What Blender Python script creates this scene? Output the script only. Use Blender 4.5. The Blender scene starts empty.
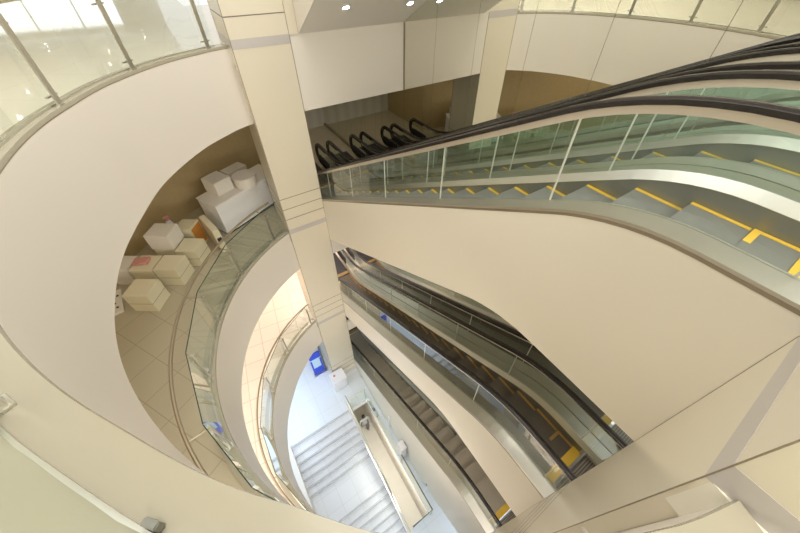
import bpy, bmesh, math, random
from math import sin, cos, pi, tan, radians, sqrt, atan2
random.seed(4)
SC = bpy.context.scene
COL = SC.collection

# ------------------------------------------------------------------ levels (metres, camera at z = 0)
H = 4.29
FA, FB, FC, FD = -1.40, -5.69, -9.98, -14.27
FL = -17.6                       # the floor under the stair well
RC = (2.755, 3.385)              # centre of the round void
RR = 4.175                       # its radius
XL, XR, YN, YF, XM = 1.069, 2.108, -0.371, 7.0, 4.656
T30 = tan(radians(30))
TH1, TH2 = radians(113.9), radians(246.6)

# ------------------------------------------------------------------ materials
def mat(name, col, rough=0.5, metal=0.0, spec=0.5, bump=0.0, bscale=60, var=0.0, emit=None, estr=0, coat=0.0):
    m = bpy.data.materials.new(name); m.use_nodes = True
    nt = m.node_tree; b = nt.nodes['Principled BSDF']
    b.inputs['Base Color'].default_value = (*col, 1)
    b.inputs['Roughness'].default_value = rough
    b.inputs['Metallic'].default_value = metal
    b.inputs['Specular IOR Level'].default_value = spec
    b.inputs['Coat Weight'].default_value = coat
    b.inputs['Coat Roughness'].default_value = 0.08
    if emit:
        b.inputs['Emission Color'].default_value = (*emit, 1)
        b.inputs['Emission Strength'].default_value = estr
    if var or bump:
        tc = nt.nodes.new('ShaderNodeTexCoord'); nz = nt.nodes.new('ShaderNodeTexNoise')
        nz.inputs['Scale'].default_value = bscale; nz.inputs['Detail'].default_value = 4
        nt.links.new(tc.outputs['Object'], nz.inputs['Vector'])
        if bump:
            bp = nt.nodes.new('ShaderNodeBump'); bp.inputs['Strength'].default_value = bump
            nt.links.new(nz.outputs['Fac'], bp.inputs['Height']); nt.links.new(bp.outputs['Normal'], b.inputs['Normal'])
        if var:
            mx = nt.nodes.new('ShaderNodeMix'); mx.data_type = 'RGBA'
            mx.inputs['A'].default_value = (*[c * (1 - var) for c in col], 1)
            mx.inputs['B'].default_value = (*[min(1, c * (1 + var)) for c in col], 1)
            nt.links.new(nz.outputs['Fac'], mx.inputs['Factor']); nt.links.new(mx.outputs['Result'], b.inputs['Base Color'])
    return m

def tile_mat(name, c1, c2, grout, size, rough, rot=0.0, gap=0.008, offset=0.0, ratio=1.0):
    m = bpy.data.materials.new(name); m.use_nodes = True
    nt = m.node_tree; b = nt.nodes['Principled BSDF']
    tc = nt.nodes.new('ShaderNodeTexCoord'); mp = nt.nodes.new('ShaderNodeMapping')
    mp.inputs['Rotation'].default_value = (0, 0, rot)
    br = nt.nodes.new('ShaderNodeTexBrick')
    br.offset = offset; br.squash = 1
    br.inputs['Color1'].default_value = (*c1, 1); br.inputs['Color2'].default_value = (*c2, 1)
    br.inputs['Mortar'].default_value = (*grout, 1)
    br.inputs['Scale'].default_value = 1.0; br.inputs['Mortar Size'].default_value = gap
    br.inputs['Brick Width'].default_value = size * ratio; br.inputs['Row Height'].default_value = size
    nt.links.new(tc.outputs['Object'], mp.inputs['Vector']); nt.links.new(mp.outputs['Vector'], br.inputs['Vector'])
    nt.links.new(br.outputs['Color'], b.inputs['Base Color'])
    b.inputs['Roughness'].default_value = rough
    return m

def stripe_mat(name, c1, c2, per, rough, metal=0.0, axis=0):
    m = bpy.data.materials.new(name); m.use_nodes = True
    nt = m.node_tree; b = nt.nodes['Principled BSDF']
    tc = nt.nodes.new('ShaderNodeTexCoord'); wv = nt.nodes.new('ShaderNodeTexWave')
    wv.bands_direction = 'XYZ'[axis]; wv.inputs['Scale'].default_value = 2 * pi / per / 20
    nt.links.new(tc.outputs['Object'], wv.inputs['Vector'])
    mx = nt.nodes.new('ShaderNodeMix'); mx.data_type = 'RGBA'
    mx.inputs['A'].default_value = (*c1, 1); mx.inputs['B'].default_value = (*c2, 1)
    nt.links.new(wv.outputs['Fac'], mx.inputs['Factor']); nt.links.new(mx.outputs['Result'], b.inputs['Base Color'])
    b.inputs['Roughness'].default_value = rough; b.inputs['Metallic'].default_value = metal
    return m

def glass_mat(name, tint, gain=1.7, ior=1.5):
    m = bpy.data.materials.new(name); m.use_nodes = True
    nt = m.node_tree; nt.nodes.remove(nt.nodes['Principled BSDF'])
    out = nt.nodes['Material Output']
    tr = nt.nodes.new('ShaderNodeBsdfTransparent'); tr.inputs['Color'].default_value = (*tint, 1)
    gl = nt.nodes.new('ShaderNodeBsdfGlossy'); gl.inputs['Roughness'].default_value = 0.0
    gl.inputs['Color'].default_value = (0.95, 1.0, 0.97, 1)
    fr = nt.nodes.new('ShaderNodeFresnel'); fr.inputs['IOR'].default_value = ior
    ge = nt.nodes.new('ShaderNodeNewGeometry')
    sb = nt.nodes.new('ShaderNodeMath'); sb.operation = 'SUBTRACT'; sb.inputs[0].default_value = gain
    ml = nt.nodes.new('ShaderNodeMath'); ml.operation = 'MULTIPLY'; ml.inputs[1].default_value = gain
    nt.links.new(ge.outputs['Backfacing'], ml.inputs[0]); nt.links.new(ml.outputs[0], sb.inputs[1])
    fm = nt.nodes.new('ShaderNodeMath'); fm.operation = 'MULTIPLY'; fm.use_clamp = True
    nt.links.new(fr.outputs[0], fm.inputs[0]); nt.links.new(sb.outputs[0], fm.inputs[1])
    mx = nt.nodes.new('ShaderNodeMixShader')
    nt.links.new(fm.outputs[0], mx.inputs[0]); nt.links.new(tr.outputs[0], mx.inputs[1]); nt.links.new(gl.outputs[0], mx.inputs[2])
    nt.links.new(mx.outputs[0], out.inputs['Surface'])
    return m

M = dict(
    plaster=mat('plaster', (.77, .725, .655), .45, bump=.01, bscale=8),
    kerb=mat('kerb_stone', (.40, .37, .285), .16),
    column=mat('column_cladding', (.72, .665, .535), .30, bump=.01, bscale=5),
    cladding=mat('truss_cladding', (.82, .775, .67), .38, bump=.008, bscale=4),
    strip=mat('brushed_strip', (.56, .53, .51), .33, .15),
    groove=mat('groove_dark', (.20, .17, .13), .6),
    steel=mat('stainless_steel', (.68, .67, .62), .34, 1.0, bump=.01, bscale=120),
    deck=mat('satin_deck', (.64, .615, .55), .38, 1.0, bump=.01, bscale=90),
    skirt=mat('skirt_metal', (.30, .30, .27), .38, .8),
    trimbrown=mat('edge_trim', (.33, .28, .21), .4, .6),
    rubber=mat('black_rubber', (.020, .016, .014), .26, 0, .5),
    guide=mat('rail_guide', (.68, .62, .53), .35, .5),
    yellow=mat('yellow_paint', (.78, .50, .05), .5),
    step=stripe_mat('ribbed_step', (.20, .20, .19), (.34, .34, .32), .014, .45, .45),
    step_shaded=stripe_mat('ribbed_step_shaded', (.075, .062, .045), (.13, .11, .085), .014, .5, .2),  # step colour darkened to hold the shade under the upper truss
    yellow_shaded=mat('yellow_paint_shaded', (.36, .21, .06), .5),  # yellow paint darkened to carry the shade on markings and far combs
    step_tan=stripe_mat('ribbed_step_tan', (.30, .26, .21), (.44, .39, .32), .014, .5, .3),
    comb=stripe_mat('ribbed_plate', (.09, .075, .06), (.30, .26, .22), .035, .45, .5, axis=1),
    glass=glass_mat('clear_glass', (.965, .985, .975), 2.2),
    glass_green=glass_mat('green_glass', (.945, .978, .970), 1.4),
    glass_edge=mat('glass_edge', (.02, .05, .04), .2),
    joint=mat('glass_joint', (.62, .64, .56), .4),
    ceiling=mat('ceiling_paint', (.80, .77, .72), .7),
    soffit=mat('soffit_paint', (.84, .81, .76), .6),
    brown=mat('brown_wallpaper', (.50, .39, .21), .55, bump=.02, bscale=14, var=.12),
    whitepanel=stripe_mat('white_panel', (.60, .58, .54), (.68, .66, .61), .45, .5),
    box=mat('cream_box', (.74, .68, .50), .5),
    boxw=mat('white_box', (.78, .75, .70), .5),
    pink=mat('pink_cloth', (.62, .30, .27), .8),
    orange=mat('orange_board', (.60, .27, .05), .6),
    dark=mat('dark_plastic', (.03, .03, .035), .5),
    blue=mat('blue_print', (.01, .07, .75), .4),
    white=mat('white_gloss', (.85, .85, .88), .3),
    lightblue=mat('pale_print', (.55, .75, .92), .4),
    stair=tile_mat('stair_stone', (.72, .73, .75), (.76, .77, .79), (.60, .61, .63), .6, .4, gap=.006),
    nosing=mat('stair_nosing', (.52, .52, .53), .5),
    beige=mat('beige_floor', (.74, .71, .62), .4, var=.05, bscale=3),
    lamp=mat('lamp_glow', (1, 1, 1), .5, emit=(1, .95, .86), estr=40),
    pane_glow=mat('glowing_pane', (1, 1, 1), .5, emit=(.86, .93, 1.0), estr=1.3),  # emission for an added, unseen pane
    lampring=mat('lamp_ring', (.75, .74, .72), .3),
    navy=mat('navy_cloth', (.02, .03, .12), .6),
    skin=mat('skin', (.55, .35, .25), .5),
    hair=mat('hair', (.012, .010, .009), .5),
    greycloth=mat('grey_cloth', (.45, .46, .46), .8),
    darkcloth=mat('dark_trousers', (.16, .16, .17), .8),
    floorA=tile_mat('tile_upper', (.80, .77, .66), (.82, .79, .68), (.68, .65, .54), 1.0, .05, rot=radians(33), gap=.006),
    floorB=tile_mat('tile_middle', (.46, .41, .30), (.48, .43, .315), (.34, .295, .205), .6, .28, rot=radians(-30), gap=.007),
    floorC=tile_mat('tile_lower', (.80, .745, .66), (.82, .765, .68), (.62, .55, .46), .6, .22, rot=radians(8), gap=.010),
    floorD=tile_mat('tile_ground', (.74, .79, .84), (.77, .81, .86), (.62, .67, .72), .75, .16, gap=.006),
)
mm = bpy.data.materials.new('mirror_glass'); mm.use_nodes = True
b_ = mm.node_tree.nodes['Principled BSDF']
b_.inputs['Base Color'].default_value = (.80, .80, .73, 1); b_.inputs['Metallic'].default_value = 1; b_.inputs['Roughness'].default_value = 0.0
M['mirror'] = mm
M['railtube'] = mat('rail_tube', (.50, .43, .33), .28, .85)

# ------------------------------------------------------------------ mesh builder
class MB:
    def __init__(s): s.v = []; s.f = []; s.smooth = False
    def add(s, vs, fs):
        o = len(s.v); s.v += [tuple(p) for p in vs]; s.f += [tuple(i + o for i in f) for f in fs]; return s
    def box(s, x0, x1, y0, y1, z0, z1):
        return s.add([(x0, y0, z0), (x1, y0, z0), (x1, y1, z0), (x0, y1, z0), (x0, y0, z1), (x1, y0, z1), (x1, y1, z1), (x0, y1, z1)],
                     [(0, 3, 2, 1), (4, 5, 6, 7), (0, 1, 5, 4), (1, 2, 6, 5), (2, 3, 7, 6), (3, 0, 4, 7)])
    def obox(s, c, ux, hx, hy, z0, z1):        # box turned in plan: centre, angle, half sizes
        a = ux; dx = (cos(a) * hx, sin(a) * hx); dy = (-sin(a) * hy, cos(a) * hy)
        P = [(c[0] + i * dx[0] + j * dy[0], c[1] + i * dx[1] + j * dy[1]) for i, j in ((-1, -1), (1, -1), (1, 1), (-1, 1))]
        return s.add([(*p, z0) for p in P] + [(*p, z1) for p in P], [(0, 3, 2, 1), (4, 5, 6, 7), (0, 1, 5, 4), (1, 2, 6, 5), (2, 3, 7, 6), (3, 0, 4, 7)])
    def prism(s, poly, z0, z1):                # poly counter-clockwise
        n = len(poly)
        return s.add([(*p, z0) for p in poly] + [(*p, z1) for p in poly],
                     [tuple(reversed(range(n))), tuple(range(n, 2 * n))] + [(i, (i + 1) % n, n + (i + 1) % n, n + i) for i in range(n)])
    def loft(s, rings, closed_ring=True, caps=True):
        n = len(rings[0]); vs = [p for r in rings for p in r]; fs = []
        for k in range(len(rings) - 1):
            for i in range(n if closed_ring else n - 1):
                j = (i + 1) % n
                fs.append((k * n + i, k * n + j, (k + 1) * n + j, (k + 1) * n + i))
        if caps and closed_ring:
            fs.append(tuple(reversed(range(n)))); fs.append(tuple((len(rings) - 1) * n + i for i in range(n)))
        return s.add(vs, fs)
    def tube(s, pts, r, n=10, closed=False):
        from mathutils import Vector as V
        pts = [V(p) for p in pts]; rings = []
        for i, p in enumerate(pts):
            a = pts[i - 1] if (i or closed) else p; b = pts[(i + 1) % len(pts)] if (i + 1 < len(pts) or closed) else p
            t = (b - a).normalized(); up = V((0, 0, 1)) if abs(t.z) < .9 else V((1, 0, 0))
            u = t.cross(up).normalized(); w = u.cross(t)
            rr = r[i] if isinstance(r, (list, tuple)) else r
            rings.append([tuple(p + rr * (cos(2 * pi * k / n) * u + sin(2 * pi * k / n) * w)) for k in range(n)])
        s.smooth = True
        return s.loft(rings)
    def cyl(s, c, r, z0, z1, n=24, r2=None):
        r2 = r if r2 is None else r2
        return s.loft([[(c[0] + r * cos(2 * pi * k / n), c[1] + r * sin(2 * pi * k / n), z0) for k in range(n)],
                       [(c[0] + r2 * cos(2 * pi * k / n), c[1] + r2 * sin(2 * pi * k / n), z1) for k in range(n)]])
    def build(s, name, m, parent=None, origin=None, bevel=0.0, bseg=2, smooth=None):
        if origin is None: origin = ORG.get(parent.name, (0, 0, 0)) if parent else (0, 0, 0)
        me = bpy.data.meshes.new(name)
        me.from_pydata([(x - origin[0], y - origin[1], z - origin[2]) for x, y, z in s.v], [], s.f)
        bm = bmesh.new(); bm.from_mesh(me)
        bmesh.ops.recalc_face_normals(bm, faces=bm.faces)
        if bevel:
            bmesh.ops.bevel(bm, geom=[e for e in bm.edges if len(e.link_faces) == 2 and e.calc_face_angle(0) > .5], offset=bevel, segments=bseg, affect='EDGES')
        big = [f for f in bm.faces if len(f.verts) > 4]
        if big: bmesh.ops.triangulate(bm, faces=big)
        bm.to_mesh(me); bm.free()
        if s.smooth if smooth is None else smooth:
            me.polygons.foreach_set('use_smooth', [True] * len(me.polygons))
            try: me.set_sharp_from_angle(angle=radians(40))
            except Exception: pass
        me.materials.append(m)
        o = bpy.data.objects.new(name, me); COL.objects.link(o)
        if parent: o.parent = parent
        else: o.location = origin
        return o
ORG = {}
def thing(name, loc, label, cat, group=None):
    o = bpy.data.objects.new(name, None); COL.objects.link(o); o.location = loc; o.empty_display_size = .2
    ORG[o.name] = tuple(loc); tag(o, label, cat, group); return o
def tag(o, label, cat, group=None):
    o['label'] = label; o['category'] = cat
    if group: o['group'] = group
    return o
def struct(o, label=None):
    o['kind'] = 'structure'
    if label: o['label'] = label
    return o
def pol(a, r, z=None):
    p = (RC[0] + r * cos(a), RC[1] + r * sin(a)); return p if z is None else (*p, z)
def arc(a0, a1, r, n):
    return [pol(a0 + (a1 - a0) * i / n, r) for i in range(n + 1)]
# the void is not a perfect cylinder: centre and radius of its edge at each floor
RING = {'A': ((2.671, 3.407), 4.173), 'B': ((2.565, 3.46), 3.925), 'C': ((2.254, 3.761), 3.63)}
def rad(lv, a):
    r = RING[lv][1]
    if lv == 'A':
        d = math.degrees(a); K = [(110, -.02), (119, .06), (128, .10), (142, .09), (155, .03), (180, -.02), (215, -.03), (226, .01), (231, .04), (237.6, .085), (243, .04), (250, .0)]
        for (p, u), (q, v) in zip(K[:-1], K[1:]):
            if p <= d <= q:
                w = (d - p) / (q - p); w = w * w * (3 - 2 * w); return r + u + (v - u) * w
    return r
def rpt(lv, a, dr=0.0, z=None):
    c = RING[lv][0]; r = rad(lv, a) + dr; p = (c[0] + r * cos(a), c[1] + r * sin(a)); return p if z is None else (*p, z)
def ends(lv):
    (cx_, cy_), r = RING[lv]
    t = math.acos((XL - cx_) / r); return t, 2 * pi - t
def rarc(lv, dr, n):
    a, b = ends(lv); return [rpt(lv, a + (b - a) * i / n, dr) for i in range(n + 1)]

# ------------------------------------------------------------------ floors
def slab_outline(level):
    ys = YF + .02 if level == 'A' else 8.66
    x1 = 2.118
    near = [(XL, YN - .02), (XM, YN - .02), (XM, -4.5), (-7, -4.5)] if level != 'A' else [(XL, YN - .02), (XM, YN - .02), (XM, -4.5), (-14, -4.5)]
    if level == 'A':
        far = [(-14, 30), (XL, 30), (XL, 13.05), (XM, 13.05), (XM, ys), (XL, ys)]
    else:
        far = [(-7, 13.05), (XM, 13.05), (XM, ys), (x1, ys), (x1, YF + .02), (XL, YF + .02)]
    return rarc(level, .06, 90) + near + far
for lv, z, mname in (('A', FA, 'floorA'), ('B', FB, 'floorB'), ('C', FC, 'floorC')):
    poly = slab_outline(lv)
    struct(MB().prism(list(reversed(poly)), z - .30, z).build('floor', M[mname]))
    struct(MB().prism(list(reversed(poly)), z - 1.23, z - 1.19).build('ceiling', M['ceiling']))
# ground level with the stair opening cut out of it
g = MB()
g.box(-7, -1.50, -4.5, 13.05, FD - .3, FD)
g.box(-1.50, 1.80, 5.46, 13.05, FD - .3, FD)
g.box(1.80, XM, -4.5, 4.3, FD - .3, FD)
g.box(1.80, 2.10, 4.3, 13.05, FD - .3, FD)
g.box(2.10, XM, 8.66, 13.05, FD - .3, FD)
g.box(.98, 1.80, -4.5, .92, FD - .3, FD)
struct(g.build('floor', M['floorD']))
struct(MB().box(-3, XM, -4.5, 9, FL - .2, FL).build('floor', M['beige']))
# walls of the stair well
w = MB(); w.box(-1.56, -1.50, -4.5, 7.0, FL, FD - .3); w.box(-1.50, 1.90, 7.0, 7.06, FL, FD - .3); w.box(1.90, 1.96, -4.5, 7.0, FL, FD - .3)
struct(w.build('wall_stairwell', M['plaster']))

# ------------------------------------------------------------------ fascia bands of the ring, with their kerbs
for i, z in enumerate((FA, FB, FC)):
    lv = 'ABC'[i]; n = 120; e0, e1 = ends(lv)
    def bot_(a):
        d = math.degrees(a)
        if lv == 'A': return -2.80 - .20 * min(1, max(0, (d - 114) / 45)) - .12 * min(1, max(0, (d - 190) / 40))
        return z - (1.42 if lv == 'B' else 1.40 + .37 * min(1, max(0, (d - 112) / 30)))
    rings = []; kr = []; es = []
    for k in range(n + 1):
        a = e0 + (e1 - e0) * k / n; zb = bot_(a)
        rings.append([rpt(lv, a, d, zz) for d, zz in ((0, zb), (0, z - .012), (.06, z - .012), (.06, zb))])
        kr.append([rpt(lv, a, d, zz) for d, zz in ((-.004, z + .0), (.0, z + .03), (.20, z + .03), (.20, z - .012), (-.004, z - .012))])
        es.append([rpt(lv, a, d, zz) for d, zz in ((-.002, z - .022), (.01, z - .022), (.01, z - .012), (-.002, z - .012))])
    o = MB().loft(rings).build('trim_%d' % (i + 1), M['plaster'], smooth=True)
    struct(o)
    MB().loft(kr).build('kerb', M['kerb'], o, (0, 0, 0), smooth=True)
    MB().loft(es).build('edge_strip', M['trimbrown'], o, (0, 0, 0), smooth=True)
    # straight fascia under the escalators' far landing
    top, bot = (z + .13, z - 1.27) if i == 0 else (z - .72, z - 1.27)
    struct(MB().box(XR, XM - .002, YF, YF + .10, bot, top).build('trim_%d' % (i + 4), M['plaster']))

# ------------------------------------------------------------------ columns
def column(name, x0, x1, y0, y1, z0, z1, sw=.0052):
    c = MB().box(x0, x1, y0, y1, z0, z1).build(name, M['column'])
    struct(c)
    e = .002 if sw > .003 else .001
    for px in (x0, x1):
        for py in (y0, y1):
            MB().box(px - sw, px + sw, py - sw, py + sw, z0, z1).build('corner_seam', M['trimbrown'], c, (0, 0, 0))
    for f in (FA + H, FA, FB, FC, FD):
        if f > z1: continue
        gb = MB()
        for dz in (1.09, .78, .47):
            if f + dz < z1: gb.box(x0 - e, x1 + e, y0 - e, y1 + e, f + dz - .008, f + dz + .008)
        if gb.v: gb.build('groove', M['groove'], c, (0, 0, 0))
        bo = .004 if sw > .003 else .0015
        MB().box(x0 - bo, x1 + bo, y0 - bo, y1 + bo, f - .005, f + .145).build('metal_band', M['strip'], c, (0, 0, 0))
    return c
c1 = column('column_far', XL, XR, YF, YF + 1.05, FD, 1.45)
MB().box(XL - .05, XR + .05, YF - .05, YF + 1.1, FD, FD + .32).build('plinth', M['plaster'], c1, (0, 0, 0), bevel=.01)
c2 = column('column_near', XL, XR, YN - 1.05, YN, FD, 1.45, .0022)

# ------------------------------------------------------------------ walls
def wall(name, path, th, z0, z1, m):
    n = len(path); off = []
    for i, p in enumerate(path):
        a = path[max(0, i - 1)]; b = path[min(n - 1, i + 1)]; L = math.hypot(b[0] - a[0], b[1] - a[1])
        off.append((p[0] - (b[1] - a[1]) / L * th, p[1] + (b[0] - a[0]) / L * th))
    rings = [[(*p, z0), (*q, z0), (*q, z1), (*p, z1)] for p, q in zip(path, off)]
    return struct(MB().loft(rings).build(name, m))
rw = 7.12
a0 = math.acos((1.52 - RC[0]) / rw)
wall('wall_left', [(1.52, 13.0), ] + arc(a0, radians(232), rw, 60), -.12, FB, FB + 2.85, M['brown'])
struct(MB().box(1.50, XM, 13.0, 13.12, FB, FB + 2.85).build('wall_back', M['whitepanel']))
wall('wall_left', arc(radians(95), radians(232), 7.7, 60), -.12, FC, FC + 2.85, M['plaster'])
struct(MB().box(-7, XM, 12.9, 13.05, FD, FD + 2.85).build('wall_back', M['plaster']))
wall('wall_left', [(-6.9, 13), (-6.9, -4.4)], -.1, FD, FD + 2.85, M['plaster'])
struct(MB().box(-14, XL, 30, 30.2, FA, FA + 2.83).build('wall_back', M['plaster']))
struct(MB().box(-14.2, -14, -4.5, 30, FA, FA + 2.83).build('wall_left', M['plaster']))
struct(MB().box(-14, XM, -4.7, -4.5, FD, FA + 2.83).build('wall_near', M['plaster']))
wn = struct(MB().box(-9.5, -1.2, 29.93, 30.0, FA + .35, FA + 2.5).build('glow_pane_1', M['pane_glow']))  # unseen glowing pane, added to give a bright reflection in the upper floor
fr_ = MB()
for xx in (-9.5, -7.4, -5.3, -3.2, -1.2): fr_.box(xx - .03, xx + .03, 29.88, 29.93, FA + .3, FA + 2.55)
fr_.build('glow_pane_frame', M['steel'], wn, (0, 0, 0))
# mirror wall: panels with dark joints
mb = MB(); ys = [7.0 + 1.128 * k for k in range(-7, 6)]
zs = [FD, FC - .72, FB - .72, FA - .72, FA + 2.83]
mends = [YN] + [y for y in ys if y > YN + .1] + [13.0]
for y0, y1 in zip(mends[:-1], mends[1:]):
    mb.box(XM, XM + .012, y0 + .003, y1 - .003, FD, 4.2)
wm = struct(mb.build('wall_mirror', M['mirror']))
bk = MB().box(XM + .006, XM + .1, YN, 13.1, FD, 4.2)
bk.build('backing', M['trimbrown'], wm, (0, 0, 0))
MB().box(XM - .012, XM + .012, YF - .03, YF + .0, FA - 1.27, FA + .13).build('corner_trim', M['trimbrown'], wm, (0, 0, 0))
MB().box(XM - .03, XM, YF + 2.2, 13.0, FB, FB + .10).build('mirror_base', M['trimbrown'], wm, (0, 0, 0))

# ------------------------------------------------------------------ upper ceiling of the camera's floor and the soffit of the flight above
cp = list(reversed(rarc('A', .06, 60) + [(XL, YN - .02), (XM, YN - .02), (XM, -4.5), (-14, -4.5), (-14, 30), (XL, 30), (XL, YF + .02)]))
struct(MB().prism(cp, FA + 2.83, FA + 2.95).build('ceiling', M['ceiling']))
sx0, sx1 = XR + .18, XM - .002
def sz(y): return -1.276 - T30 * (y - YF)
prof = []
for y in (7.0, 5.0, 3.0, 1.0, -1.0):
    prof.append([(sx0, y, sz(y)), (sx1, y, sz(y)), (sx1, y, sz(y) + 1.3), (sx0, y, sz(y) + 1.3)])
so = struct(MB().loft(prof).build('ceiling_soffit', M['soffit']))
MB().loft([[(sx0 - .004, y, sz(y) - .001), (sx0, y, sz(y) - .001), (sx0, y, sz(y) + 1.3), (sx0 - .004, y, sz(y) + 1.3)] for y in (7.0, 3.0, -1.0)]).build('side_cladding', M['plaster'], so, (0, 0, 0))
struct(MB().box(XR + .0, XR + .17, YF - .02, YF + .5, FA + .13, 1.4).build('trim_8', M['column']))

def downlight(p, nrm, label, group):
    """round recessed lamp: p on the surface, nrm = unit normal the lamp faces"""
    from mathutils import Vector as V
    t = thing('downlight', p, label, 'ceiling light', group)
    n = V(nrm); u = n.orthogonal().normalized(); w_ = n.cross(u)
    def ring(r, d): return [tuple(V(p) + n * d + r * (cos(2 * pi * k / 24) * u + sin(2 * pi * k / 24) * w_)) for k in range(24)]
    MB().loft([ring(.085, .0), ring(.085, .012), ring(.062, .014), ring(.058, -.02)], caps=False).build('lamp_ring', M['lampring'], t)
    MB().loft([ring(.058, .002), ring(.058, .004)]).build('lamp', M['lamp'], t)
    return t
nn = (0, -sin(radians(30)), -cos(radians(30)))
# the soffit's lamps
def soff(x, y): return (x, y, sz(y) + .0)
downlight(soff(2.94, 6.22), nn, 'round chrome downlight nearer the cream column in the sloping soffit', 'soffit downlights')
downlight(soff(4.30, 6.26), nn, 'round lit downlight in the sloping soffit next to the mirror wall', 'soffit downlights')
for i, (x, y) in enumerate(((-.4, 27.2), (-5.0, 27.6), (-4.7, 25.7), (-2.16, 24.1), (-2.12, 21.3), (-2.07, 18.3), (-4.7, 18.5), (-4.56, 15.5), (-4.57, 13.3), (.47, 21.7), (-4.6, 11.0), (-4.6, 8.6), (-2.1, 15.3), (-2.1, 12.4), (-4.4, 6.2))):
    downlight((x, y, FA + 2.83), (0, 0, -1), 'round ceiling downlight reflected in the glossy upper floor', 'upper ceiling downlights')

# ------------------------------------------------------------------ escalators
def zf(Y, ft, b, fb, t=.45):
    y1 = (b - ft) / T30; y2 = (b - fb) / T30
    if Y <= y1 - t: return ft
    if Y < y1 + t: return ft - T30 * (Y - y1 + t) ** 2 / (4 * t)
    if Y <= y2 - t: return b - T30 * Y
    if Y < y2 + t: return fb + T30 * (y2 + t - Y) ** 2 / (4 * t)
    return fb
def deckz(Y): return zf(Y, FA + .11, FA + .456, FA - H + .11)
def railz(Y): return zf(Y, FA + .865, FA + 1.30, FA - H + .865, .6)
def nosez(Y): return zf(Y, FA - .10, FA + .366, FA - H + .0, .5)
def lin(a, b, n): return [a + (b - a) * i / n for i in range(n + 1)]
HW, GX, SX = .631, .44, .372
def yz_sweep(mb, ylist, sec):                 # sec(Y) -> ring of (x, z)
    return mb.loft([[(x, Y, z) for x, z in sec(Y)] for Y in ylist])
def make_truss(parent, cx, fl, bottom):
    dz = fl - FA; ft, b, fb = bottom
    def bz(Y): return zf(Y, FA + ft, FA + b, FA + ft - H, .45)
    YS = lin(YN + .002, 8.64, 70); m = MB()
    for s in (-1, 1):
        xo, xi = cx + s * HW, cx + s * (HW - .03)
        yz_sweep(m, YS, lambda Y: [(xo, bz(Y) + dz), (xi, bz(Y) + dz), (xi, deckz(Y) - .02 + dz), (xo, deckz(Y) - .02 + dz)])
    yz_sweep(m, YS, lambda Y: [(cx - HW + .03, bz(Y) + dz), (cx + HW - .03, bz(Y) + dz), (cx + HW - .03, bz(Y) + .05 + dz), (cx - HW + .03, bz(Y) + .05 + dz)])
    return m.build('truss', M['cladding'], parent)
YT, YB, NR = -1.0, 9.76, .335
def rail_path():
    P = []
    zt, zb = FA + .84, FA - H + .84
    for k in range(9):
        a = radians(-90 - 180 * k / 8); P.append((YT + NR * cos(a), zt - NR + NR * sin(a)))
    P = [(-.55, zt - 2 * NR)] + P
    for Y in lin(YT, YB, 70)[1:-1]: P.append((Y, railz(Y) - .025))
    for k in range(9):
        a = radians(90 - 180 * k / 8); P.append((YB + NR * cos(a), zb - NR + NR * sin(a)))
    P.append((9.3, zb - 2 * NR))
    return P
def sweep_yz(mb, P, x, hw, up, dn):
    rings = []
    for i, (y, z) in enumerate(P):
        a = P[max(0, i - 1)]; b = P[min(len(P) - 1, i + 1)]; L = math.hypot(b[0] - a[0], b[1] - a[1]) or 1
        t = ((b[0] - a[0]) / L, (b[1] - a[1]) / L); n = (-t[1], t[0])
        sec = [(-hw, -dn), (hw, -dn), (hw * 1.0, up * .45), (hw * .6, up), (-hw * .6, up), (-hw * 1.0, up * .45)]
        rings.append([(x + sx, y + n[0] * h, z + n[1] * h) for sx, h in sec])
    mb.smooth = True
    return mb.loft(rings)
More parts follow.
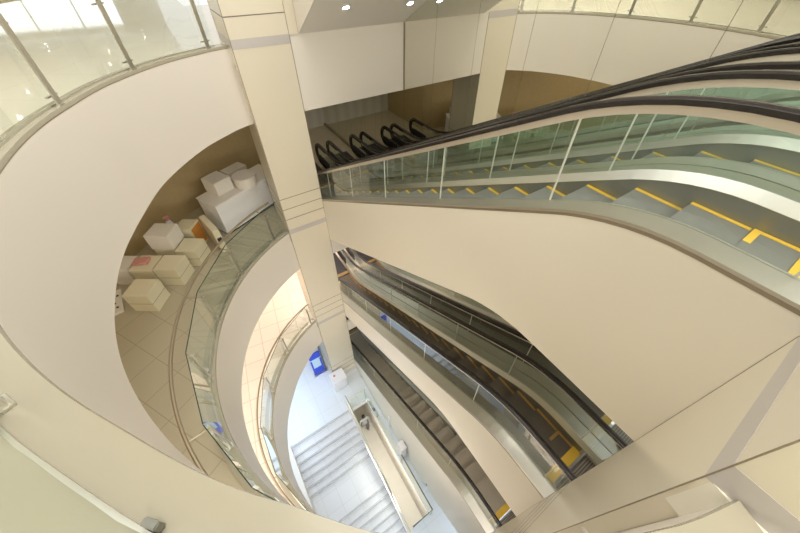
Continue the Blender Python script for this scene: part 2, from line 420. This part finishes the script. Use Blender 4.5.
def make_escalator(cx, label):
    O = (cx, 8.6, FA - H)
    t = thing('escalator', O, label, 'escalator', 'escalators in parallel flights')
    make_truss(t, cx, FA, (-1.67, -.95, 0))
    YD = lin(YN - .5, 9.6, 80)
    P = rail_path()
    for s in (-1, 1):
        xo, xg, xs = cx + s * HW, cx + s * GX, cx + s * SX
        m = MB(); yz_sweep(m, YD, lambda Y: [(xo, deckz(Y)), (xg + s * .012, deckz(Y) + .012), (xg + s * .012, deckz(Y) + .035), (xo, deckz(Y) + .025)])
        m.build('outer_deck', M['deck'], t)
        m = MB(); xe = cx + s * (HW + .003)
        yz_sweep(m, lin(YN + .012, 8.64, 70), lambda Y: [(xe, deckz(Y) - .025), (xo - s * .02, deckz(Y) - .025), (xo - s * .02, deckz(Y) + .001), (xe, deckz(Y) + .001)])
        m.build('edge_trim', M['trimbrown'], t)
        m = MB(); yz_sweep(m, YD, lambda Y: [(xg + s * .010, deckz(Y) + .036), (xg - s * .012, deckz(Y) + .036), (xs - s * .006, deckz(Y) - .045), (xs + s * .006, deckz(Y) - .06), (xg + s * .01, deckz(Y) + .0)])
        m.build('inner_deck', M['deck'], t)
        m = MB(); yz_sweep(m, lin(-.3, 8.9, 76), lambda Y: [(xs - s * .001, deckz(Y) - .05), (xs + s * .012, deckz(Y) - .05), (xs + s * .012, deckz(Y) - .36), (xs - s * .001, deckz(Y) - .36)])
        m.build('skirt', M['skirt'], t)
        # glass panels with joints
        cuts = [YT - NR + .06, -.2, 1.2, 2.6, 4.0, 5.4, 6.8, 8.2, YB + NR - .06]
        for k in range(len(cuts) - 1):
            ya, yb = cuts[k] + .004, cuts[k + 1] - .004
            Ys = lin(ya, yb, 12); lo, hi = [], []
            for Y in Ys:
                zt = railz(Y) - .05
                if k == 0 and Y < YT: zt = FA + .84 - NR + sqrt(max(.0, (NR - .03) ** 2 - (Y - YT) ** 2))
                if k == len(cuts) - 2 and Y > YB: zt = FA - H + .84 - NR + sqrt(max(.0, (NR - .03) ** 2 - (Y - YB) ** 2))
                hi.append(zt)
                zb = deckz(Y) + .01
                if k == 0 and Y < YT: zb = FA + .84 - NR - sqrt(max(.0, (NR - .03) ** 2 - (Y - YT) ** 2))
                if k == len(cuts) - 2 and Y > YB: zb = FA - H + .84 - NR - sqrt(max(.0, (NR - .03) ** 2 - (Y - YB) ** 2))
                lo.append(max(zb, deckz(Y) + .01) if Y < 9.6 and Y > YN - .5 else zb)
            MB().loft([[(xg - .005, Y, l), (xg + .005, Y, l), (xg + .005, Y, h), (xg - .005, Y, h)] for Y, l, h in zip(Ys, lo, hi)]).build('glass_panel', M['glass_green'], t)
            if 0 < k:
                Y = cuts[k]; MB().box(xg - .006, xg + .006, Y - .006, Y + .006, deckz(Y) + .03, railz(Y) - .06).build('joint_strip', M['joint'], t)
        m = MB(); sweep_yz(m, P, xg, .040, .024, .020); m.build('handrail', M['rubber'], t)
        PG = [(y, z - .0) for y, z in P if True]
        m = MB(); sweep_yz(m, PG, xg, .022, -.018, .072); m.build('handrail_guide', M['guide'], t, smooth=False)
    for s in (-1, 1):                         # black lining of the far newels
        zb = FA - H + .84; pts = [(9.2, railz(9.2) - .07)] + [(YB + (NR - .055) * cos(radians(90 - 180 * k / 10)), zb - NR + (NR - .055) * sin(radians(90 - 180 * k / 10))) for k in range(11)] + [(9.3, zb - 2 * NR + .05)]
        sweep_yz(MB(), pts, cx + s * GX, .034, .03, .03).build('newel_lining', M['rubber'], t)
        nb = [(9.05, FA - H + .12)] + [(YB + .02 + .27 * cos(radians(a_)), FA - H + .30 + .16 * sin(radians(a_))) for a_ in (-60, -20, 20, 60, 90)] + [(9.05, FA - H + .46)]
        MB().loft([[(xx, y, z) for y, z in nb] for xx in (cx + s * GX - .02, cx + s * GX + .02)]).build('newel_shade', M['dark'], t)  # black plate put in for the shade below the newels
    # steps
    tr = .405; Y = 2.51 - tr * 6
    base = None; k = 0
    while Y < 8.62:
        z = nosez(Y); zn = nosez(Y + tr)
        m = MB(); m.box(cx - .366, cx + .366, Y - tr, Y, z - .03, z)
        if z - zn > .02: m.box(cx - .366, cx + .366, Y - .02, Y, zn - .01, z - .03)
        st = m.build('step', M['step'], t)
        for s in (-1, 1):
            x0, x1 = sorted((cx + s * .366, cx + s * .325))
            MB().box(x0, x1, Y - tr + .01, Y, z, z + .003).build('edge_marking', M['yellow'], st, O)
        if k == 0: MB().box(cx + .14, cx + .325, Y - .045, Y, z, z + .003).build('edge_marking', M['yellow'], st, O)
        Y += tr; k += 1
    # combs and landing plates
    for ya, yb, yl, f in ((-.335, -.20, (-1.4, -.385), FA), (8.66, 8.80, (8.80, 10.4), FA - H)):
        MB().box(cx - .37, cx + .37, ya, yb, f - .13, f + (.004 if ya > 0 else -.09)).build('comb_plate', M['yellow' if ya < 0 else 'yellow_shaded'], t)  # far comb takes the shade-darkened yellow
        MB().box(cx - .37, cx + .37, yl[0], yl[1], f - .03, f + .004).build('landing_plate', M['comb' if ya < 0 else 'dark'], t)  # far plate coloured near-black for the shade between the newels
    return t
def dup(src, dx, dz, label, bottom=(-1.47, -.50, 0), plain=None):
    r = src.copy(); COL.objects.link(r); l = src.location; r.location = (l[0] + dx, l[1], l[2] + dz); r['label'] = label
    ORG[r.name] = tuple(r.location)
    for ch in list(src.children):
        nm = ch.name.split('.')[0]
        if dz and nm == 'truss': continue
        c = ch.copy(); COL.objects.link(c); c.parent = r
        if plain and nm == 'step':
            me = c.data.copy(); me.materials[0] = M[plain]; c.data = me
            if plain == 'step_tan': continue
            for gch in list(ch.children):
                d = gch.copy(); COL.objects.link(d); d.parent = c; d.data = d.data.copy(); d.data.materials[0] = M['yellow_shaded']
            continue
        for gch in list(ch.children):
            d = gch.copy(); COL.objects.link(d); d.parent = c
    if dz: make_truss(r, r.location[0], FA + dz, bottom)
    return r
CX1, CX2 = XR + .001 + HW, XM - .008 - HW
e1 = make_escalator(CX1, 'topmost escalator at right, nearer one, its yellow-edged grey steps in full view')
dup(e1, CX2 - CX1, 0, 'escalator against the mirror wall, seen through the glass of the topmost nearer escalator')
dup(e1, 0, -H, 'middle-level escalator with shade-darkened steps below the big white cladding', plain='step_shaded')
dup(e1, CX2 - CX1, -H, 'middle-level escalator farther back, mostly hidden under the big white cladding', plain='step_shaded')
dup(e1, 0, -2 * H, 'lowest escalator with brown steps, running just above the white ground floor', (-2.35, -3.20, 0), 'step_tan')

# ------------------------------------------------------------------ ring balustrades
def balustrade(lv, f, angs, rg, rp, hh, rr, rh, label, pw, glass):
    def pol(a, d, z=None):
        if lv == 'A' and d < .2: d -= .10 * (1 - min(1, max(0, (math.degrees(a) - 165) / 40)))
        return rpt(lv, a, d, z)
    t = thing('glass_balustrade', (*rpt(lv, pi, rg), f + .03), label, 'balustrade', 'curved glass balustrades of the void')
    am = [radians(a) for a in angs]
    z0, z1 = f + .03, f + hh
    for a, b in zip(am[:-1], am[1:]):
        ns_ = 10 if lv == 'A' else 1               # the top band's panels are bent, the lower ones flat
        g_ = .006 / RING[lv][1]
        aa = [a + g_ + (b - a - 2 * g_) * k / ns_ for k in range(ns_ + 1)]
        sec = lambda za, zb: [[pol(x, rg - .006, za), pol(x, rg + .006, za), pol(x, rg + .006, zb), pol(x, rg - .006, zb)] for x in aa]
        gp = MB().loft(sec(z0, z1)).build('glass_panel', M[glass], t, smooth=True)
        MB().loft(sec(z1, z1 + .010)).build('glass_edge', M['glass_edge'], gp, ORG[t.name])
    for a in am[1:-1]:
        c = pol(a, rp)
        po = MB().obox(c, a, .012, pw, z0, f + rh + .0).build('post', M['steel'], t, bevel=.004)
        MB().obox(c, a, .022, .042, z0 - .005, z0 + .015).build('base_plate', M['steel'], po, ORG[t.name])
        for zz in (f + .135, f + .795):
            cl = MB(); cg = pol(a, (rp + rg) / 2)
            cl.obox(cg, a, .014, .085, zz - .009, zz + .009)
            cl.build('clamp', M['steel'], po, ORG[t.name], bevel=.003)
        br = MB(); br.tube([pol(a, rp, f + rh - .06), pol(a, (rp + rr) / 2, f + rh - .05), pol(a, rr, f + rh - .02)], .012, 8)
        br.build('bracket', M['railtube'], po, ORG[t.name])
    if lv == 'A':
        a = radians(221.4); c = pol(a, rp + .03)
        MB().obox(c, a, .012, .028, z0, z0 + .05).build('glass_shoe', M['skirt'], t, bevel=.004)
    ch = MB().loft([[pol(am[0] + (am[-1] - am[0]) * k / 90, rg + d, z) for d, z in ((-.014, z0 - .002), (.014, z0 - .002), (.014, z0 + .022), (-.014, z0 + .022))] for k in range(91)])
    ch.build('base_channel', M['steel'], t, smooth=True)
    n = 100; a0, a1 = am[0] + .01, am[-1] - .01
    hr = MB().tube([pol(a0 + (a1 - a0) * k / n, rr, f + rh) for k in range(n + 1)], .026, 12)
    hr.build('handrail', M['railtube'], t)
    return t
balustrade('A', FA, [115.2, 117.3, 135.9, 154.6, 172.9, 191.2, 209.5, 246], .185, .125, 1.02, .26, .93,
           'clear glass balustrade with steel posts on the topmost white curved band', .034, 'glass')
balustrade('B', FB, [113.2, 119, 137, 155, 173, 191, 207, 224, 246], .075, .045, 1.0, .325, .90,
           'glass balustrade with brass-toned handrail in front of the cream boxes', .022, 'glass_green')
balustrade('C', FC, [109.5, 112, 131, 150.5, 171, 190, 209, 228, 250], .075, .045, 1.0, .17, .90,
           'lowest curved glass balustrade, on the pink-lit tiled floor', .022, 'glass')

# ------------------------------------------------------------------ display boxes on the middle floor
def pbox(name, P, sx, sy, z, h, yaw, m, label, cat='box', group='cream display boxes on the middle floor', lid=True):
    o = MB().obox((0, 0), 0, sx / 2, sy / 2, 0, h).build(name, m, None, (0, 0, 0), bevel=.008)
    o.location = (P[0], P[1], z); o.rotation_euler = (0, 0, radians(yaw)); tag(o, label, cat, group)
    return o
A_ = -34
def seam(o, sx, sy, h):
    MB().box(-sx / 2 - .002, sx / 2 + .002, -sy / 2 - .002, sy / 2 + .002, h * .5 - .004, h * .5 + .004).build('seam', M['groove'], o, (0, 0, 0))
b = pbox('display_box', (-2.11, 6.44), .50, .45, FB, .52, A_, M['box'], 'nearest cream box, lowest in the photo, alone in front of the heap'); seam(b, .50, .45, .52)
b = pbox('display_box', (-1.55, 6.92), .48, .46, FB, .51, A_, M['box'], 'cream box right in front of the pink cushion, beside the handrail'); seam(b, .48, .46, .51)
pbox('display_box', (-1.98, 7.20), .48, .46, FB, .50, A_, M['box'], 'cream box that carries the pink cushion on its top')
pbox('display_box', (-2.42, 7.49), .44, .44, FB, .50, A_, M['boxw'], 'leftmost pale box of the heap, partly behind the white curved band')
pbox('display_box', (-1.49, 7.66), .46, .46, FB, .50, A_, M['box'], 'low cream box that carries the topmost white box')
b = pbox('display_box', (-1.10, 7.32), .47, .45, FB, .50, A_, M['box'], 'cream box touching the handrail, right of the topmost white box'); seam(b, .47, .45, .50)
pbox('display_box', (-1.49, 7.65), .52, .46, FB + .502, .40, A_, M['boxw'], 'white box stacked on top, topmost of the heap of cream boxes')
o = pbox('display_box', (-1.03, 7.94), .40, .40, FB, .65, A_, M['box'], 'cream box with an orange side, behind the heap near the white counter')
MB().box(.201, .204, -.18, .18, .04, .61).build('orange_side', M['orange'], o, (0, 0, 0))
o = pbox('display_box', (-.57, 7.64), .80, .14, FB, .70, -77, M['box'], 'narrow cream box beside the white counter, with a small black opening')
MB().box(.401, .404, -.05, .05, .34, .46).build('opening', M['dark'], o, (0, 0, 0))
cu = MB().obox((0, 0), 0, .17, .12, 0, .07).build('cushion', M['pink'], None, (0, 0, 0), bevel=.03, bseg=3, smooth=True)
cu.location = (-2.05, 7.26, FB + .501); cu.rotation_euler = (0, 0, radians(-24)); tag(cu, 'pink flat cushion lying on a cream box', 'cushion')
sm = thing('small_vase', (-1.36, 8.22, FB), 'small pink and white vase just behind the topmost white box', 'vase')
MB().loft([[(-1.36 + r * cos(2 * pi * k / 16), 8.22 + r * sin(2 * pi * k / 16), FB + z) for k in range(16)] for r, z in ((.05, 0), (.09, .25), (.10, .5), (.06, .68), (.04, .74))]).build('body', M['white'], sm, smooth=True)
MB().cyl((-1.36, 8.22), .05, FB + .74, FB + .82, 16, .07).build('rim', M['pink'], sm)
so_ = thing('socket_board', (-2.76, 6.86, FB), 'white board with black round sockets on the floor left of the nearest box', 'board')
MB().obox((-2.76, 6.86), radians(3), .11, .36, FB, FB + .05).build('board', M['boxw'], so_, bevel=.005)
for dx, dy in ((.03, .16), (-.02, -.06), (.03, -.2)):
    MB().cyl((-2.76 + dx, 6.86 + dy), .025, FB + .05, FB + .056, 12).build('socket', M['dark'], so_)
# white counter with a box and a drum on it
ca = radians(-32 + 60)
def frame(c, a): return lambda u, v: (c[0] + cos(a) * u - sin(a) * v, c[1] + sin(a) * u + cos(a) * v)
ca = radians(26); cz = FB + .95
ct = thing('display_counter', (.44, 8.58, FB), 'large white counter standing behind the column on the brown-walled floor', 'counter')
F_ = frame((.44, 8.58), ca)
MB().obox(F_(0, 0), ca, .98, .36, FB + .06, cz - .03).build('body', M['white'], ct, bevel=.006)
MB().obox(F_(0, 0), ca, 1.0, .38, cz - .03, cz).build('counter_top', M['boxw'], ct, bevel=.006)
MB().obox(F_(0, 0), ca, .95, .33, FB, FB + .06).build('plinth', M['dark'], ct)
o = MB().obox((0, 0), 0, .23, .26, 0, .36).build('display_box', M['boxw'], None, (0, 0, 0), bevel=.008)
o.location = (-.02, 8.55, cz); o.rotation_euler = (0, 0, ca); tag(o, 'small white box standing on the left end of the white counter', 'box')
o = thing('round_drum', (*F_(.09, -.22), cz), 'round white drum-shaped stand on the white counter next to the column', 'stand')
MB().cyl(F_(.09, -.22), .27, cz, cz + .26, 40).build('body', M['boxw'], o, smooth=True)
MB().cyl(F_(.09, -.22), .285, cz + .26, cz + .285, 40).build('top', M['boxw'], o, smooth=True)
o = MB().obox((0, 0), 0, .30, .18, 0, 1.0).build('display_box', M['boxw'], None, (0, 0, 0), bevel=.008)
o.location = (.50, 9.42, FB); o.rotation_euler = (0, 0, ca); tag(o, 'pale box showing behind the round white drum', 'box')

# ------------------------------------------------------------------ ground level: stairs, glass rails, sign, counters
st = MB(); ns = MB()
ED = [5.46, 5.13, 4.87, 4.61, 4.35, 4.09, 3.83]; z = FD
seq = []
for i, y in enumerate(ED):
    z2 = FD - .15 * (i + 1); y2 = ED[i + 1] if i + 1 < len(ED) else 2.63
    seq.append((y, y2, z2))
z = FD - .15 * 7; y = 2.63
for k in range(14):
    z -= .15; seq.append((y, y - .27, z)); y -= .27
for y1, y2, zz in seq:
    st.box(-1.5, .98, y2, y1, zz - .30, zz)
    ns.box(-1.499, .979, y1 - .002, y1 + .045, zz + .15, zz + .153)
sto = struct(st.build('staircase', M['stair']))
ns.build('nosing', M['nosing'], sto, (0, 0, 0))
struct(MB().box(-1.64, -1.47, -3, 5.6, FD - .3, FD + .06).build('trim_9', M['plaster']))
# sloping parapet with handrail on the right of the stairs
def sr(y):
    if y > 5.46: return FD
    if y > 3.7: return FD - (5.46 - y) * .577
    if y > 2.7: return FD - 1.02
    return FD - 1.02 - (2.7 - y) * .556
t = thing('stair_balustrade', (1.02, 5.7, FD), 'pale sloping parapet with glass and a steel rail along the right of the stairs', 'balustrade')
YY = [5.72, 5.46, 4.6, 3.7, 3.2, 2.7, 1.8, .9, 0, -1]
MB().loft([[(.98, y, sr(y) - .5), (1.10, y, sr(y) - .5), (1.10, y, sr(y) + .30), (.98, y, sr(y) + .30)] for y in YY]).build('parapet', M['plaster'], t)
for a, b in ((0, 1), (1, 3), (3, 5), (5, 7), (7, 9)):
    MB().loft([[(1.03, y, sr(y) + .30), (1.045, y, sr(y) + .30), (1.045, y, sr(y) + .82), (1.03, y, sr(y) + .82)] for y in YY[a:b + 1]]).build('glass_panel', M['glass_green'], t)
MB().tube([(1.037, y, sr(y) + .86) for y in YY], .04, 10).build('handrail', M['steel'], t)
t = thing('glass_railing', (1.80, 5.5, FD), 'glass railing with dark thin rail around the pale opening in the ground floor', 'railing')
for (xa, ya, xb, yb) in ((1.12, 5.52, 1.80, 5.52), (1.82, 5.46, 1.82, 4.2), (1.82, 4.19, 1.82, 2.95), (1.82, 2.65, 1.82, .92), (1.80, .92, 1.06, .92)):
    m = MB()
    if xa == xb: m.box(xa - .006, xa + .006, min(ya, yb), max(ya, yb), FD, FD + .88)
    else: m.box(min(xa, xb), max(xa, xb), ya - .006, ya + .006, FD, FD + .88)
    m.build('glass_panel', M['glass_green'], t)
MB().tube([(1.12, 5.52, FD + .9), (1.82, 5.52, FD + .9)], .025, 8).build('handrail', M['steel'], t)
MB().tube([(1.82, 2.75, FD + .9), (1.82, .92, FD + .9), (1.06, .92, FD + .9)], .02, 8).build('handrail', M['darkcloth'], t)
for y in (5.52, 2.75, .92):
    MB().box(1.80, 1.84, y - .02, y + .02, FD, FD + .9).build('post', M['steel'], t)
# blue sign board on a stand
t = thing('sign_board', (.64, 7.66, FD), 'blue standing sign board with a pale panel, beside the column foot', 'sign')
MB().box(.40, .87, 7.64, 7.68, FD + .03, FD + 1.70).build('board', M['blue'], t, bevel=.004)
MB().box(.47, .80, 7.634, 7.639, FD + .55, FD + 1.20).build('pale_panel', M['lightblue'], t)
MB().box(.40, .87, 7.632, 7.639, FD + 1.20, FD + 1.26).build('pale_stripe', M['lightblue'], t)
MB().box(.88, .96, 7.60, 7.72, FD, FD + 2.05).build('side_post', M['darkcloth'], t)
MB().box(.36, .96, 7.54, 7.78, FD, FD + .03).build('foot', M['steel'], t)
# white plinth with sink-like top
t = thing('white_plinth', (1.16, 6.85, FD), 'white square plinth with a pink mark on top, in front of the column foot', 'plinth')
MB().box(.87, 1.44, 6.42, 6.91, FD, FD + .74).build('body', M['white'], t, bevel=.01)
MB().box(.85, 1.46, 6.40, 6.93, FD + .74, FD + .80).build('top', M['white'], t, bevel=.01)
MB().cyl((1.04, 6.74), .05, FD + .80, FD + .815, 16).build('pink_mark', M['pink'], t)
# tall thin white post, white box and low counter by the escalator
t = thing('bollard_post', (2.08, 4.02, FD), 'thin white upright post on the pale floor beside the lowest escalator', 'post')
MB().box(2.06, 2.10, 3.98, 4.06, FD, FD + 1.05).build('body', M['white'], t, bevel=.01)
MB().box(2.03, 2.13, 3.94, 4.10, FD, FD + .03).build('foot', M['boxw'], t)
t = thing('white_cabinet', (1.97, 2.92, FD), 'white upright cabinet at the end of the dark handrail', 'cabinet')
MB().box(1.86, 2.07, 2.78, 3.08, FD + .04, FD + 1.12).build('body', M['white'], t, bevel=.012)
MB().box(1.855, 2.075, 2.775, 3.085, FD + 1.12, FD + 1.16).build('top', M['white'], t, bevel=.006)
MB().box(1.88, 2.05, 2.80, 3.06, FD, FD + .04).build('base', M['lampring'], t)
t = thing('low_counter', (2.22, 1.98, FD), 'low white counter under the lowest escalator, beside a small dark bin', 'counter')
MB().box(2.16, 2.29, 1.78, 2.19, FD + .05, FD + .80).build('body', M['white'], t, bevel=.01)
MB().box(2.15, 2.295, 1.77, 2.20, FD + .80, FD + .84).build('top', M['white'], t, bevel=.005)
MB().box(2.17, 2.28, 1.80, 2.17, FD, FD + .05).build('base', M['lampring'], t)
t = thing('litter_bin', (2.19, 1.60, FD), 'small dark blue and white bin on the ground floor below the low white counter', 'bin')
MB().cyl((2.19, 1.60), .10, FD, FD + .50, 20, .11).build('body', M['white'], t, smooth=True)
MB().cyl((2.19, 1.60), .095, FD + .50, FD + .56, 20, .085).build('lid', M['navy'], t, smooth=True)

# ------------------------------------------------------------------ the person far down in the stair well
def skin_mesh(name, joints, edges, m, parent=None, root=0, lv=2):
    me = bpy.data.meshes.new(name); me.from_pydata([j[0] for j in joints], edges, [])
    o = bpy.data.objects.new(name, me); COL.objects.link(o); me.materials.append(m)
    o.modifiers.new('skin', 'SKIN').use_smooth_shade = True
    sv = me.skin_vertices[0].data
    for i, j in enumerate(joints):
        r = j[1] if isinstance(j[1], tuple) else (j[1], j[1]); sv[i].radius = r; sv[i].use_root = (i == root)
    s = o.modifiers.new('sub', 'SUBSURF'); s.levels = 1; s.render_levels = lv
    if parent: o.parent = parent
    return o
PX, PY, PZ = 1.54, 5.50, FL
pr = thing('person', (PX, PY, PZ), 'person in grey clothes with black hair walking far down in the opening', 'person')
J = [((0, 0, .92), (.14, .10)), ((0, 0, 1.10), (.13, .09)), ((0, 0, 1.32), (.16, .10)), ((0, 0, 1.45), (.06, .06)), ((0, .01, 1.54), (.075, .085)), ((0, .015, 1.64), (.065, .075)),
     ((.19, 0, 1.38), .052), ((.24, .03, 1.12), .042), ((.23, -.08, .90), .034), ((.23, -.12, .82), .036),
     ((-.19, 0, 1.38), .052), ((-.24, -.05, 1.12), .042), ((-.23, .03, .90), .034), ((-.23, .06, .82), .036),
     ((.09, 0, .84), .085), ((.10, -.10, .48), .058), ((.10, -.06, .10), .042), ((.10, -.18, .04), .036),
     ((-.09, 0, .84), .085), ((-.10, .08, .48), .058), ((-.10, .22, .12), .042), ((-.10, .12, .05), .036)]
Eg = [(0, 1), (1, 2), (2, 3), (3, 4), (4, 5), (2, 6), (6, 7), (7, 8), (8, 9), (2, 10), (10, 11), (11, 12), (12, 13), (0, 14), (14, 15), (15, 16), (16, 17), (0, 18), (18, 19), (19, 20), (20, 21)]
bd = skin_mesh('body', J, Eg, M['greycloth'], pr)
hb = MB()
hb.loft([[(.082 * sin(p) * cos(2 * pi * k / 16), .018 + .094 * sin(p) * sin(2 * pi * k / 16), 1.62 + .095 * cos(p)) for k in range(16)] for p in (.05, .4, .8, 1.2, 1.55)])
hb.build('hair', M['hair'], pr, (0, 0, 0), smooth=True)
tr_ = MB()
for s, a in ((.1, ((.0, .86), (-.10, .48), (-.06, .12))), (-.1, ((.0, .86), (.08, .48), (.22, .14)))):
    tr_.tube([(s * .92, y, zz) for y, zz in a], [.105, .075, .062], 12)
tr_.build('trousers', M['darkcloth'], pr, (0, 0, 0))

# ------------------------------------------------------------------ lights: unseen area lamps added for each level
def area(name, loc, size, energy, col, rot=(0, 0, 0), shape='RECTANGLE', sy=None, spread=180):
    d = bpy.data.lights.new(name, 'AREA'); d.energy = energy; d.color = col; d.shape = shape; d.size = size; d.spread = radians(spread)
    if sy: d.size_y = sy
    o = bpy.data.objects.new(name, d); COL.objects.link(o); o.location = loc; o.rotation_euler = rot; return o
WARM = (1, .94, .84); PEACH = (1, .82, .70); COOL = (.72, .84, 1.0)
area('atrium_light', (1.6, 3.6, 4.6), 5.0, 370, (1, .96, .90), sy=6.0)
area('upper_ring_light', (-6.0, 3.6, 1.38), 6, 190, WARM, sy=8.0)
area('upper_far_light', (-11.6, 17, 1.38), 4, 480, WARM, sy=16)
area('upper_near_fill', (2.0, -1.6, 1.0), 5, 230, WARM, rot=(radians(68), 0, 0), sy=1.2)  # unseen fill added to brighten the far fascia and soffit
area('middle_ring_light', (-2.6, 5.6, FB + 2.98), 1.4, 15, (1, .88, .68), sy=6.0)
area('middle_far_light', (2.9, 10.2, FB + 2.98), 2.6, 13, (1, .88, .68), sy=3.6)
area('middle_near_fill', (.4, -1.4, FB + 2.6), 4, 230, WARM, rot=(radians(62), 0, radians(22)), sy=1.2)  # fill added out of view, aimed at the middle fascia
area('lower_ring_light', (-2.6, 4.6, FC + 2.98), 2.2, 85, (1, .88, .78), sy=7.0)
area('lower_far_light', (2.2, 9.6, FC + 2.98), 3.6, 150, PEACH, sy=3.4)
area('lower_near_fill', (.4, -1.4, FC + 2.6), 4, 300, (1, .93, .88), rot=(radians(62), 0, radians(22)), sy=1.2)  # added unseen fill turned on the lower fascia
area('ground_light', (-2.2, 6.8, FD + 2.4), 4.0, 150, COOL, sy=6.0)
area('ground_near_light', (1.2, -2.2, FD + 2.4), 5.5, 240, COOL, sy=2.4)
area('stairwell_light', (1.4, 3.2, FD - .4), .5, 60, (1, .95, .85), sy=3.6)
wd = bpy.data.worlds.new('World'); SC.world = wd; wd.use_nodes = True
bg = wd.node_tree.nodes['Background']; bg.inputs['Color'].default_value = (1, .975, .94, 1); bg.inputs['Strength'].default_value = 1.0

# ------------------------------------------------------------------ camera
cam = bpy.data.cameras.new('Camera'); co = bpy.data.objects.new('Camera', cam); COL.objects.link(co)
from mathutils import Matrix, Vector
F_PX, PITCH, YAW, ROLL, PCX, PCY = 323.66, radians(43.012), radians(33.892), radians(.506), 403.87, 243.49
fw = Vector((sin(YAW) * cos(PITCH), cos(YAW) * cos(PITCH), -sin(PITCH))); r_ = Vector((cos(YAW), -sin(YAW), 0)); u_ = r_.cross(fw)
r2 = cos(ROLL) * r_ + sin(ROLL) * u_; u2 = -sin(ROLL) * r_ + cos(ROLL) * u_
co.matrix_world = Matrix(((r2.x, u2.x, -fw.x, 0), (r2.y, u2.y, -fw.y, 0), (r2.z, u2.z, -fw.z, 0), (0, 0, 0, 1)))
cam.sensor_fit = 'HORIZONTAL'; cam.sensor_width = 36; cam.lens = F_PX / 800 * 36
cam.shift_x = (400 - PCX) / 800; cam.shift_y = (PCY - 266.5) / 800
cam.clip_start = .01; cam.clip_end = 200
SC.camera = co
SC.view_settings.view_transform = 'Standard'; SC.view_settings.look = 'None'
SC.view_settings.gamma = 1; SC.view_settings.exposure = 0.10; SC.view_settings.use_curve_mapping = False
SC.cycles.max_bounces = 10; SC.cycles.transparent_max_bounces = 40; SC.cycles.glossy_bounces = 6; SC.cycles.diffuse_bounces = 5
SC.cycles.use_denoising = True; SC.cycles.sample_clamp_indirect = 6
